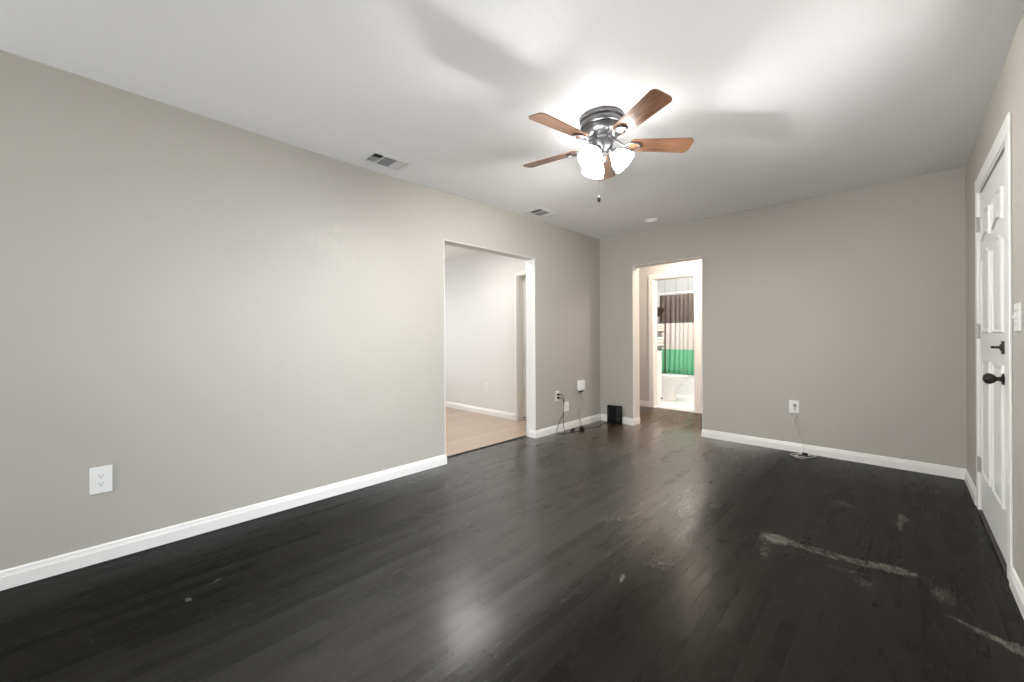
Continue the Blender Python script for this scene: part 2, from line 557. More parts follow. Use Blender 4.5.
bm = bm_new()
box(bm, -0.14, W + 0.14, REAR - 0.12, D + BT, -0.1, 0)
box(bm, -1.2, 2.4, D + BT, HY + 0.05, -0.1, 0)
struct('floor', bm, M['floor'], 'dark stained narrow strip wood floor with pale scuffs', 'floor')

bm = bm_new()                                     # ceiling: slightly sagging near the left wall
nx, ny = 16, 40
grid = []
for j in range(ny + 1):
    row = []
    for i in range(nx + 1):
        x = -TW + (W + 0.14 + TW) * i / nx
        y = REAR - 0.12 + (D + BT - REAR + 0.12) * j / ny
        s = 0.024 * math.exp(-((y - 1.5) / 1.0) ** 2) * max(0, 1 - max(x, 0) / 1.2) ** 1.5
        s -= 0.010 * math.exp(-((y + 0.6) / 0.6) ** 2) * max(0, 1 - max(x, 0) / 1.2)
        row.append((x, y, H - s))
    grid.append(row)
lo = [[bm.verts.new(p) for p in r] for r in grid]
hi = [[bm.verts.new((p[0], p[1], H + 0.1)) for p in r] for r in grid]
for j in range(ny):
    for i in range(nx):
        bm.faces.new((lo[j][i], lo[j + 1][i], lo[j + 1][i + 1], lo[j][i + 1]))
        bm.faces.new((hi[j][i], hi[j][i + 1], hi[j + 1][i + 1], hi[j + 1][i]))
for i in range(nx):
    bm.faces.new((lo[0][i], lo[0][i + 1], hi[0][i + 1], hi[0][i]))
    bm.faces.new((lo[ny][i + 1], lo[ny][i], hi[ny][i], hi[ny][i + 1]))
for j in range(ny):
    bm.faces.new((lo[j + 1][0], lo[j][0], hi[j][0], hi[j + 1][0]))
    bm.faces.new((lo[j][nx], lo[j + 1][nx], hi[j + 1][nx], hi[j][nx]))
struct('ceiling', bm, M['ceil'], 'flat white lightly textured ceiling of the main room', 'ceiling', smooth_shade=True)

WZ = H + 0.05                     # wall tops tuck behind the ceiling
bm = bm_new()
box(bm, -TW, 0, REAR - 0.12, OY0, 0, WZ)
box(bm, -TW, 0, OY1, D + BT, 0, WZ)
box(bm, -TW, 0, OY0, OY1, OZ, WZ)
struct('wall_left', bm, M['wall'], 'long greige wall on the left with the wide cased opening', 'wall')
bm = bm_new()
box(bm, 0, BX0, D, D + BT, 0, WZ)
box(bm, BX1, W, D, D + BT, 0, WZ)
box(bm, BX0, BX1, D, D + BT, BZ, WZ)
struct('wall_back', bm, M['wall'], 'greige end wall with the narrow hallway opening', 'wall')

DY0, DY1, DZ = 2.945, 3.935, 2.045     # front door opening
VY0, VY1, VZ0, VZ1 = 0.35, 2.40, 0.60, 2.0
bm = bm_new()
WT = 0.14
box(bm, W, W + WT, REAR - 0.12, VY0, 0, WZ)
box(bm, W, W + WT, VY0, VY1, 0, VZ0)
box(bm, W, W + WT, VY0, VY1, VZ1, WZ)
box(bm, W, W + WT, VY1, DY0, 0, WZ)
box(bm, W, W + WT, DY0, DY1, DZ, WZ)
box(bm, W, W + WT, DY1, D + BT, 0, WZ)
struct('wall_right', bm, M['wall'], 'greige wall on the right holding the white panelled door', 'wall')
RX0, RX1 = 0.15, 1.75
RZ0, RZ1 = 0.35, 2.0
bm = bm_new()
box(bm, 0, RX0, REAR - 0.12, REAR, 0, WZ)
box(bm, RX1, W, REAR - 0.12, REAR, 0, WZ)
box(bm, RX0, RX1, REAR - 0.12, REAR, 0, RZ0)
box(bm, RX0, RX1, REAR - 0.12, REAR, RZ1, WZ)
struct('wall_rear', bm, M['wall'], 'greige wall behind the viewpoint with a window added for fill light', 'wall')


def sash(name, axis, a0, a1, z0, z1, pos, label):
    bm = bm_new()

    def b_(p, q, r, s, d=0.05):
        if axis == 'y':
            box(bm, pos - d / 2, pos + d / 2, p, q, r, s)
        else:
            box(bm, p, q, pos - d / 2, pos + d / 2, r, s)
    f = 0.05
    b_(a0, a1, z0, z0 + f)
    b_(a0, a1, z1 - f, z1)
    b_(a0, a0 + f, z0 + f, z1 - f)
    b_(a1 - f, a1, z0 + f, z1 - f)
    mid = (z0 + z1) / 2
    b_(a0 + f, a1 - f, mid - 0.02, mid + 0.02, 0.04)
    c = (a0 + a1) / 2
    b_(c - 0.025, c + 0.025, z0 + f, mid - 0.02, 0.045)
    b_(c - 0.025, c + 0.025, mid + 0.02, z1 - f, 0.045)
    return struct(name, bm, M['trim'], label, 'window')


sash('window_1', 'y', VY0, VY1, VZ0, VZ1, W + 0.09, 'white sash window in the right wall beside the viewpoint')
sash('window_2', 'x', RX0, RX1, RZ0, RZ1, REAR - 0.07, 'white sash window added behind the viewpoint for fill light')

# neighbouring room
NX = -3.7
bm = bm_new()
box(bm, NX, -0.14, 0.2, NY + 0.1, -0.1, 0.0)
struct('floor_neighbour', bm, M['lam'], 'pale oak laminate floor in the neighbouring room', 'floor')
bm = bm_new()
box(bm, NX - 0.12, -TW, 0.2, NY + 0.12, 2.40, 2.5)
struct('ceiling_neighbour', bm, M['ceil'], 'white ceiling of the bright neighbouring room', 'ceiling')
ND0, ND1, NDZ = -0.785, -0.20, 1.945
bm = bm_new()
box(bm, NX - 0.12, ND0, NY, NY + 0.12, 0, 2.40)
box(bm, ND0, ND1, NY, NY + 0.12, NDZ, 2.40)
box(bm, ND1, -TW, NY, NY + 0.12, 0, 2.40)
struct('wall_neighbour', bm, M['white_wall'], 'off-white far wall seen through the wide opening', 'wall')
bm = bm_new()
box(bm, NX - 0.12, NX, 0.2, 1.2, 0, 2.40)
box(bm, NX - 0.12, NX, 3.0, NY, 0, 2.40)
box(bm, NX - 0.12, NX, 1.2, 3.0, 0, 0.8)
box(bm, NX - 0.12, NX, 1.2, 3.0, 2.1, 2.40)
struct('wall_neighbour_side', bm, M['white_wall'], 'off-white window wall of the neighbouring room', 'wall')
bm = bm_new()
box(bm, NX - 0.12, -TW, 0.08, 0.2, 0, 2.40)
struct('wall_neighbour_rear', bm, M['white_wall'], 'off-white near wall of the neighbouring room', 'wall')
sash('window_3', 'y', 1.2, 3.0, 0.8, 2.1, NX - 0.07, 'white sash window in the neighbouring room')

# hall and bathroom shells
HD0, HD1, HDZ = 0.105, 0.742, 2.025
bm = bm_new()
box(bm, -1.2, HD0, HY, HY + 0.11, 0, 2.42)
box(bm, HD1, 2.4, HY, HY + 0.11, 0, 2.42)
box(bm, HD0, HD1, HY, HY + 0.11, HDZ, 2.42)
struct('wall_hall', bm, M['hall_wall'], 'pale beige hallway wall around the bathroom doorway', 'wall')
bm = bm_new()
box(bm, -1.32, -1.2, D + BT, HY + 0.11, 0, 2.42)
struct('wall_hall_left', bm, M['hall_wall'], 'pale beige left end wall of the hallway', 'wall')
bm = bm_new()
box(bm, 2.4, 2.52, D + BT, HY + 0.11, 0, 2.42)
struct('wall_hall_right', bm, M['hall_wall'], 'pale beige right end wall of the hallway', 'wall')
bm = bm_new()
box(bm, -1.32, 2.52, D + BT, HY + 0.11, 2.42, 2.5)
struct('ceiling_hall', bm, M['ceil'], 'white ceiling of the hallway', 'ceiling')
BL, BR = -0.95, 1.15
bm = bm_new()
box(bm, BL, BR, HY + 0.05, BY, -0.1, 0.0)
struct('floor_bath', bm, M['bathfloor'], 'white tiled bathroom floor', 'floor')
bm = bm_new()
box(bm, BL, BR, BY, BY + 0.1, 0, 2.42)
struct('wall_bath_back', bm, M['bathtile'], 'white panelled wall above the bathtub', 'wall')
bm = bm_new()
box(bm, BL - 0.1, BL, HY + 0.11, BY + 0.1, 0, 2.42)
struct('wall_bath_left', bm, M['white_wall'], 'white left wall of the bathroom', 'wall')
bm = bm_new()
box(bm, BR, BR + 0.1, HY + 0.11, BY + 0.1, 0, 2.42)
struct('wall_bath_right', bm, M['white_wall'], 'white right wall of the bathroom', 'wall')
bm = bm_new()
box(bm, BL - 0.1, BR + 0.1, HY + 0.11, BY + 0.1, 2.42, 2.5)
struct('ceiling_bath', bm, M['ceil'], 'white bathroom ceiling', 'ceiling')

# ------------------------------------------------------------------ baseboards (profiled, swept along the wall foot)
PROF = [(0, 0), (0.014, 0), (0.014, 0.058), (0.0115, 0.062), (0.0115, 0.066), (0.0095, 0.070), (0.0095, 0.078), (0.006, 0.084), (0, 0.086)]


def baseboard(name, pts, label, prof=PROF):
    """pts: floor points (x,y) walked with the room on the LEFT-hand side... offset to the left"""
    bm = bm_new()
    pts = [Vector((p[0], p[1])) for p in pts]
    rings = []
    for i, p in enumerate(pts):
        d0 = (p - pts[i - 1]).normalized() if i else None
        d1 = (pts[i + 1] - p).normalized() if i < len(pts) - 1 else None
        n0 = Vector((-d0.y, d0.x)) if d0 else None
        n1 = Vector((-d1.y, d1.x)) if d1 else None
        if n0 is None:
            off = n1
        elif n1 is None:
            off = n0
        else:
            off = (n0 + n1) / (1 + n0.dot(n1))
        rings.append([bm.verts.new((p.x + off.x * t, p.y + off.y * t, z)) for t, z in prof])
    k = len(prof)
    for a, b2 in zip(rings, rings[1:]):
        for j in range(k):
            bm.faces.new((a[j], a[(j + 1) % k], b2[(j + 1) % k], b2[j]))
    bm.faces.new(rings[0][::-1])
    bm.faces.new(rings[-1])
    return struct(name, bm, M['trim'], label, 'baseboard')


# walking with the room on the left
baseboard('baseboard_left', [(-0.09, OY0), (0, OY0), (0, REAR)][::1], 'white baseboard along the long left wall')
baseboard('baseboard_corner', [(BX0, D + BT), (BX0, D), (0, D), (0, OY1), (-0.095, OY1)], 'white baseboard round the far left corner by the modem')
baseboard('baseboard_back', [(W, 4.035), (W, D), (BX1, D), (BX1, D + BT)], 'white baseboard under the back wall and round to the door')
baseboard('baseboard_right', [(W, REAR), (W, 2.855)], 'white baseboard on the right wall in front of the door')
baseboard('baseboard_neighbour', [(ND0 - 0.05, NY), (NX, NY)], 'white baseboard in the neighbouring room')
baseboard('baseboard_hall_left', [(HD0 - 0.075, HY), (-1.2, HY)], 'white baseboard in the hallway left of the bathroom door')
baseboard('baseboard_hall_right', [(2.4, HY), (HD1 + 0.075, HY)], 'white baseboard in the hallway right of the bathroom door')

# white lining of the cased opening (jambs and head) and dark floor seam
bm = bm_new()
t = 0.006
box(bm, -TW - 0.004, 0.002, OY0, OY0 + t, 0, OZ)
box(bm, -TW - 0.004, 0.002, OY1 - t, OY1, 0, OZ)
box(bm, -TW - 0.004, 0.002, OY0 + t, OY1 - t, OZ - t, OZ)
struct('trim_1', bm, M['white_wall'], 'white lining inside the wide opening of the left wall', 'trim')
bm = bm_new()
box(bm, -0.155, -0.132, OY0 + t, OY1 - t, 0.0, 0.007)
struct('trim_2', bm, M['wood_threshold'], 'thin dark threshold strip between dark floor and laminate', 'trim')
bm = bm_new()
box(bm, BX0, BX0 + t, D - 0.002, D + BT + 0.004, 0, BZ)
box(bm, BX1 - t, BX1, D - 0.002, D + BT + 0.004, 0, BZ)
box(bm, BX0 + t, BX1 - t, D - 0.002, D + BT + 0.004, BZ - t, BZ)
struct('trim_3', bm, M['hall_wall'], 'pale lining inside the hallway opening of the back wall', 'trim')


def casing(name, axis, pos, side, a0, a1, ztop, w, th, label):
    """door casing: two stiles and a head on the face `pos`, proud by th on side (+1/-1), with a stepped outer edge"""
    bm = bm_new()

    def bar(p, q, r, s):
        lo_, hi_ = sorted((pos, pos + side * th))
        if axis == 'y':
            rbox(bm, lo_, hi_, p, q, r, s, 0.003, 1)
        else:
            rbox(bm, p, q, lo_, hi_, r, s, 0.003, 1)
    bar(a0 - w, a0, 0, ztop)
    bar(a1, a1 + w, 0, ztop)
    bar(a0 - w, a1 + w, ztop, ztop + w)
    return struct(name, bm, M['trim'], label, 'trim')


casing('trim_4', 'y', W, -1, DY0, DY1, DZ, 0.09, 0.010, 'white casing round the panelled front door')
casing('trim_5', 'x', HY, -1, HD0, HD1, HDZ, 0.072, 0.016, 'white casing round the bathroom doorway')
casing('trim_6', 'x', NY, -1, ND0, ND1, NDZ, 0.048, 0.016, 'white door casing in the neighbouring room')
bm = bm_new()                         # bathroom door jamb lining + threshold
box(bm, HD0 - 0.001, HD0 + 0.012, HY - 0.004, HY + 0.114, 0, HDZ)
box(bm, HD1 - 0.012, HD1 + 0.001, HY - 0.004, HY + 0.114, 0, HDZ)
box(bm, HD0 + 0.012, HD1 - 0.012, HY - 0.004, HY + 0.114, HDZ - 0.012, HDZ + 0.001)
box(bm, HD0 + 0.012, HD0 + 0.024, HY + 0.05, HY + 0.085, 0, HDZ - 0.012)
struct('trim_7', bm, M['trim'], 'white jamb lining of the bathroom doorway', 'trim')
bm = bm_new()
box(bm, HD0 + 0.012, HD1 - 0.012, HY - 0.002, HY + 0.11, 0.0, 0.012)
struct('trim_8', bm, M['porcelain'], 'white threshold under the bathroom doorway', 'trim')

# closed door in the neighbouring room, set back in its jamb
d3 = tag(bpy.data.objects.new('door_2', None), 'white closed door seen at the edge of the wide opening', 'door', kind='structure')
C.objects.link(d3)
d3.location = (ND0, NY, 0)
bm = bm_new()
rbox(bm, 0.014, ND1 - ND0 - 0.002, 0.085, 0.118, 0.012, NDZ - 0.004, 0.002, 1)
obj('door_slab', bm, M['door'], d3)
bm = bm_new()
box(bm, 0.0, 0.012, 0.0, 0.12, 0, NDZ)
box(bm, 0.0, 0.014, 0.072, 0.084, 0, NDZ)
obj('jamb', bm, M['trim'], d3)
bm = bm_new()
lathe(bm, [(0.004, 0), (0.004, 0.05), (0.011, 0.052), (0.011, 0.066)], 14, Matrix.Translation((0.10, 0.085, 0.05)) @ Matrix.Rotation(PI / 2, 4, 'X'))
obj('door_stop', bm, M['bronze'], d3, True)

# ------------------------------------------------------------------ front door on the right wall
fd = tag(bpy.data.objects.new('door_1', None), 'white six-panel front door with dark knob in right wall', 'door', kind='structure')
C.objects.link(fd)
fd.location = (W, (DY0 + DY1) / 2, 0)
dw0, dw1 = DY0 - (DY0 + DY1) / 2 + 0.022, DY1 - (DY0 + DY1) / 2 - 0.022
bm = bm_new()
rbox(bm, 0.002, 0.044, dw0, dw1, 0.022, DZ - 0.026, 0.0015, 1)
obj('door_slab', bm, M['door'], fd)
bm = bm_new()
box(bm, -0.004, 0.12, DY0 - fd.location.y, dw0 - 0.004, 0, DZ)
box(bm, -0.004, 0.12, dw1 + 0.004, DY1 - fd.location.y, 0, DZ)
box(bm, -0.004, 0.12, dw0 - 0.004, dw1 + 0.004, DZ - 0.012, DZ)
obj('jamb', bm, M['trim'], fd)
bm = bm_new()
box(bm, 0.048, 0.12, dw0 - 0.004, dw1 + 0.004, DZ - 0.045, DZ - 0.012)
obj('weatherstrip', bm, M['slot'], fd)
bm = bm_new()
rbox(bm, -0.012, 0.12, dw0 - 0.004, dw1 + 0.004, 0, 0.014, 0.004, 2)
obj('threshold', bm, M['wood_threshold'], fd)


def arch_panel(p, q, z0, z1, rise, drop, name='panel'):
    """raised moulded panel on the door's room face; top edge arched by rise, bottom by drop"""
    n = 14

    def outline(ins):
        pts = []
        a, b2 = p + ins, q - ins
        for k in range(n + 1):
            u = k / n
            pts.append((a + (b2 - a) * u, z0 + ins + drop * math.sin(PI * u)))
        for k in range(n + 1):
            u = 1 - k / n
            pts.append((a + (b2 - a) * u, z1 - ins + rise * math.sin(PI * u)))
        return pts
    bm = bm_new()
    levels = [(0.0, 0.004), (0.004, -0.0075), (0.013, -0.0075), (0.020, -0.001), (0.032, -0.001), (0.048, -0.0055)]
    rings = [[bm.verts.new((xx, a, b2)) for a, b2 in outline(ins)] for ins, xx in levels]
    m_ = len(rings[0])
    for r0, r1 in zip(rings, rings[1:]):
        for k in range(m_):
            bm.faces.new((r0[k], r0[(k + 1) % m_], r1[(k + 1) % m_], r1[k]))
    bm.faces.new(rings[-1])
    return obj(name, bm, M['door'], fd)


c0 = 0.0
for a, b2 in ((dw0 + 0.12, c0 - 0.05), (c0 + 0.05, dw1 - 0.12)):
    arch_panel(a, b2, 1.70, 1.86, 0.025, 0.03)
    arch_panel(a, b2, 1.14, 1.60, 0.045, 0.0)
    arch_panel(a, b2, 0.27, 0.98, 0.0, 0.0)


def hinge_at(z):
    bm = bm_new()
    yb = dw1 + 0.001
    for k in range(5):
        lathe(bm, [(0.0065, 0), (0.0065, 0.0165)], 12, Matrix.Translation((-0.009, yb, z - 0.045 + 0.018 * k)))
    lathe(bm, [(0.005, 0), (0.007, 0.004), (0.003, 0.008)], 10, Matrix.Translation((-0.009, yb, z + 0.045)))
    box(bm, -0.005, 0.001, yb - 0.02, yb + 0.02, z - 0.044, z + 0.044)
    return obj('hinge', bm, M['hinge'], fd, True)


for z in (1.83, 1.15, 0.30):
    hinge_at(z)
RX = Matrix.Rotation(-PI / 2, 4, 'Y')         # local +z -> world -x
ky = 3.095 - fd.location.y
bm = bm_new()
lathe(bm, [(0.030, 0), (0.030, 0.003), (0.024, 0.007), (0.012, 0.009), (0.0095, 0.020), (0.013, 0.024), (0.020, 0.030), (0.026, 0.040), (0.0275, 0.048),
           (0.025, 0.057), (0.018, 0.064), (0.008, 0.068)], 28, Matrix.Translation((0.001, ky, 0.912)) @ RX)
kb = obj('door_knob', bm, M['bronze'], fd, True)
kb['label'] = 'dark bronze egg-shaped knob'
bm = bm_new()
rbox(bm, -0.006, 0.002, ky - 0.020, ky + 0.020, 1.035, 1.100, 0.003, 2)
lathe(bm, [(0.018, 0), (0.017, 0.006), (0.006, 0.009), (0.0055, 0.024)], 20, Matrix.Translation((-0.004, ky, 1.068)) @ RX)
rbox(bm, -0.040, -0.026, ky - 0.013, ky + 0.013, 1.062, 1.075, 0.004, 2)
db = obj('deadbolt', bm, M['bronze'], fd, True)
db['label'] = 'dark bronze deadbolt with thumb turn'

# ------------------------------------------------------------------ electrical plates


def plate_mesh(w, h, th=0.006):
    bm = bm_new()
    rbox(bm, -w / 2, w / 2, -th, 0, -h / 2, h / 2, 0.0025, 2)
    return bm


def outlet(name, label, loc, rotz, w=0.078, h=0.125, mat='plastic', group=None):
    """wall outlet; local -y faces the room, origin at plate centre on the wall"""
    t_ = thing(name, label, 'outlet', loc, group, rotz)
    obj('cover_plate', plate_mesh(w, h), M[mat], t_)
    for s in (-1, 1):
        bm = bm_new()
        pts = []
        for k in range(24):
            a = 2 * PI * k / 24
            pts.append((0.017 * math.cos(a), max(-0.0125, min(0.0125, 0.017 * math.sin(a)))))
        prism(bm, pts, 0, 0.0085, Matrix.Translation((0, 0, s * 0.0195)) @ Matrix.Rotation(PI / 2, 4, 'X'))
        f = obj('receptacle', bm, M[mat], t_)
        bm = bm_new()
        for dx, hh in ((-0.0063, 0.0085), (0.0063, 0.0070)):
            box(bm, dx - 0.0011, dx + 0.0011, -0.0090, -0.0080, s * 0.0195 + 0.001 - hh / 2 + 0.003, s * 0.0195 + 0.001 + hh / 2 + 0.003)
        lathe(bm, [(0.0025, 0), (0.0025, 0.001)], 12, Matrix.Translation((0, -0.008, s * 0.0195 - 0.0075)) @ Matrix.Rotation(PI / 2, 4, 'X'))
        obj('slot', bm, M['slot'], f)
    bm = bm_new()
    lathe(bm, [(0.003, 0), (0.003, 0.0015)], 12, Matrix.Translation((0, -0.006, 0)) @ Matrix.Rotation(PI / 2, 4, 'X'))
    obj('screw', bm, M[mat], t_)
    return t_


LEFT = PI / 2        # local -y -> +x
outlet('wall_outlet', 'white duplex outlet low on the long left wall, nearest to the viewer', (0, -0.003, 0.415), LEFT, 0.082, 0.135)
outlet('wall_outlet', 'yellowed duplex outlet with two black plugs beside the wide opening', (0, 3.757, 0.427), LEFT, 0.074, 0.118, 'ivory')
outlet('wall_outlet', 'white outlet plate on the back wall with a white cable plugged in', (2.168, D, 0.438), 0, 0.080, 0.122)
outlet('wall_outlet', 'small white outlet on the far wall of the neighbouring room', (-1.405, NY, 0.40), 0, 0.074, 0.118)

# blank/coax plate
cp = thing('coax_plate', 'white cable wall plate just right of the yellowed outlet', 'wall plate', (0, 3.925, 0.282), None, LEFT)
obj('cover_plate', plate_mesh(0.115, 0.118), M['plastic'], cp)
bm = bm_new()
lathe(bm, [(0.0055, 0), (0.0055, 0.003), (0.004, 0.0035), (0.004, 0.012)], 14, Matrix.Translation((0, -0.006, 0)) @ Matrix.Rotation(PI / 2, 4, 'X'))
obj('coax_jack', bm, M['silver'], cp, True)

# black plugs in the yellowed outlet with their cords
for zz, nm, lb, pts in (
        (0.4465, 'power_cable', 'dark cord from the upper plug of the yellowed outlet down to the floor',
         [(0.030, 3.765, 0.447), (0.045, 3.80, 0.440), (0.042, 3.84, 0.39), (0.034, 3.845, 0.30), (0.034, 3.83, 0.21), (0.036, 3.77, 0.14), (0.045, 3.70, 0.06),
          (0.060, 3.69, 0.008), (0.10, 3.74, 0.004), (0.13, 3.84, 0.004), (0.15, 3.93, 0.004), (0.15, 4.00, 0.004)]),
        (0.4075, 'power_cable', 'thin dark cord from the lower plug hanging straight down the wall',
         [(0.030, 3.765, 0.407), (0.044, 3.80, 0.398), (0.040, 3.833, 0.34), (0.030, 3.842, 0.22), (0.028, 3.842, 0.10), (0.035, 3.85, 0.02), (0.045, 3.87, 0.006), (0.05, 3.885, 0.005)])):
    t_ = thing(nm, lb, 'cord', (0, 3.757, 0), None)
    bm = bm_new()
    rbox(bm, 0.0087, 0.030, -0.012, 0.012, zz - 0.012, zz + 0.012, 0.004, 2)
    obj('plug', bm, M['black'], t_, True)
    bm = bm_new()
    tube(bm, [(p[0], p[1] - 3.757, p[2]) for p in pts], 0.0035)
    obj('cable', bm, M['cord_black'], t_, True)

# white wall box with two plugs and hanging cables near the far corner
wb = thing('wall_box', 'white plastic box on the left wall near the far corner', 'junction box', (0, 4.222, 0.45), None)
bm = bm_new()
rbox(bm, 0, 0.042, -0.062, 0.062, 0.0, 0.125, 0.010, 3)
obj('housing', bm, M['plastic'], wb, True)
bm = bm_new()
rbox(bm, 0.042, 0.0445, -0.045, 0.045, 0.02, 0.10, 0.001, 1)
obj('cover', bm, M['plastic'], wb, True)
for dy, lb, pts in ((-0.022, 'grey cable hanging from the white box, left one of its two',
                     [(0.022, 4.20, 0.43), (0.024, 4.20, 0.36), (0.022, 4.185, 0.25), (0.024, 4.175, 0.12), (0.045, 4.17, 0.02), (0.085, 4.17, 0.005), (0.12, 4.12, 0.005)]),
                    (0.022, 'grey cable hanging from the white box, right one of its two',
                     [(0.022, 4.244, 0.43), (0.026, 4.245, 0.36), (0.028, 4.235, 0.27), (0.026, 4.20, 0.18), (0.026, 4.195, 0.09), (0.05, 4.205, 0.012), (0.10, 4.235, 0.004), (0.10, 4.33, 0.004),
                      (0.07, 4.42, 0.004), (0.06, 4.52, 0.004)])):
    t_ = thing('cable', lb, 'cable', (0, 4.222 + dy, 0), None)
    bm = bm_new()
    rbox(bm, 0.014, 0.030, -0.009, 0.009, 0.425, 0.4495, 0.003, 2)
    obj('plug', bm, M['cord_black'], t_, True)
    bm = bm_new()
    tube(bm, [(p[0], p[1] - 4.222 - dy, p[2]) for p in pts], 0.0035)
    obj('cord', bm, M['cord_grey'], t_, True)

# small power brick lying on the floor
pb = thing('power_adapter', 'small dark power adapter lying on the floor under the white box', 'adapter', (0.125, 4.09, 0), None, 0.5)
bm = bm_new()
rbox(bm, -0.03, 0.03, -0.048, 0.048, 0, 0.036, 0.006, 3)
obj('case', bm, M['adapter'], pb, True)
bm = bm_new()
rbox(bm, -0.026, 0.026, -0.056, -0.047, 0.004, 0.032, 0.003, 2)
obj('prong_cap', bm, M['black'], pb, True)
pb = thing('power_adapter', 'flat black cord connector on the floor left of the dark adapter', 'adapter', (0.075, 3.965, 0.0), None, 0.25)
bm = bm_new()
rbox(bm, -0.013, 0.013, -0.05, 0.05, 0, 0.02, 0.005, 3)
obj('case', bm, M['black'], pb, True)
bm = bm_new()
lathe(bm, [(0.006, 0), (0.005, 0.01), (0.0035, 0.03)], 10, Matrix.Translation((0, -0.048, 0.01)) @ Matrix.Rotation(PI / 2, 4, 'X'))
obj('strain_relief', bm, M['cord_black'], pb, True)
bm = bm_new()
tube(bm, [(0.14, 4.13, 0.005), (0.17, 4.2, 0.004), (0.20, 4.33, 0.004), (0.16, 4.47, 0.004), (0.20, 4.58, 0.004), (0.225, 4.61, 0.004)], 0.0028)
tag(obj('floor_cable', bm, M['adapter'], None, True), 'thin reddish cable along the floor from adapter to black modem', 'cable')
bm = bm_new()
tube(bm, [(0.035, 4.66, 0.20), (0.033, 4.662, 0.10), (0.038, 4.65, 0.03), (0.06, 4.63, 0.006), (0.10, 4.64, 0.004), (0.125, 4.63, 0.006), (0.16, 4.63, 0.004)], 0.0026)
tag(obj('corner_cable', bm, M['cord_grey'], None, True), 'thin grey cable standing up in the far left corner', 'cable')

# black modem / router standing in the corner
md = thing('modem', 'black upright modem standing on the floor left of the hallway opening', 'modem', (0.252, 4.640, 0), None, 0.06)
bm = bm_new()
rbox(bm, -0.098, 0.098, -0.022, 0.022, 0.010, 0.232, 0.006, 3)
obj('casing', bm, M['black'], md, True)
bm = bm_new()
rbox(bm, -0.100, 0.100, -0.030, 0.030, 0.0, 0.012, 0.004, 2)
obj('base', bm, M['black'], md, True)
bm = bm_new()
for k in range(14):
    box(bm, 0.035, 0.085, -0.0228, -0.0215, 0.045 + k * 0.012, 0.050 + k * 0.012)
obj('vent_grille', bm, M['cord_black'], md)
for k in range(4):
    bm = bm_new()
    box(bm, -0.078, -0.072, -0.0226, -0.0215, 0.08 + k * 0.03, 0.086 + k * 0.03)
    obj('indicator_window', bm, M['cord_grey'], md)

# white cable of the back-wall outlet, ending in a loose coil with a black connector
wc = thing('white_cable', 'white cable hanging from the back wall outlet, coiled on the floor', 'cable', (2.168, D, 0), None)
bm = bm_new()
rbox(bm, -0.005, 0.017, -0.036, -0.0092, 0.440, 0.468, 0.004, 2)
pl = obj('plug', bm, M['cord_grey'], wc, True)
pl['label'] = 'grey plug'
pts = [(0.006, -0.034, 0.45), (0.006, -0.050, 0.43), (0.012, -0.03, 0.36), (-0.004, -0.02, 0.30), (0.018, -0.018, 0.24), (0.035, -0.02, 0.18), (0.055, -0.022, 0.12), (0.075, -0.03, 0.06),
       (0.085, -0.06, 0.012)]
for k in range(15):
    a = 0.9 + k * 0.75
    r_ = 0.062 + 0.026 * math.sin(k * 1.7)
    pts.append((0.095 + r_ * 1.25 * math.cos(a), -0.135 + r_ * 1.25 * math.sin(a), 0.0035 + 0.0006 * k))
bm = bm_new()
tube(bm, pts, 0.0026, 8, 7)
obj('cord', bm, M['cord_white'], wc, True)
bm = bm_new()
rbox(bm, 0.08, 0.125, -0.145, -0.115, 0.016, 0.034, 0.005, 2)
cn = obj('connector', bm, M['black'], wc, True)
cn['label'] = 'black connector'
bm = bm_new()
tube(bm, [(-0.028, -0.012, 0.385), (-0.03, -0.016, 0.36), (-0.018, -0.018, 0.32), (-0.002, -0.019, 0.285)], 0.002)
obj('loose_end', bm, M['cord_white'], wc, True)

# light switch by the door
ls = thing('light_switch', 'white double light switch plate beside the front door', 'light switch', (W, 2.715, 1.205), None, -PI / 2)
obj('cover_plate', plate_mesh(0.118, 0.120, 0.007), M['plastic'], ls)
for s in (-1, 1):
    bm = bm_new()
    rbox(bm, s * 0.023 - 0.005, s * 0.023 + 0.005, -0.018, -0.005, -0.004, 0.010, 0.002, 2)
    obj('toggle', bm, M['plastic'], ls)
    for z in (-0.03, 0.03):
        bm = bm_new()
        lathe(bm, [(0.003, 0), (0.003, 0.001)], 10, Matrix.Translation((s * 0.023, -0.007, z)) @ Matrix.Rotation(PI / 2, 4, 'X'))
        obj('screw', bm, M['silver'], ls)

# ------------------------------------------------------------------ ceiling registers


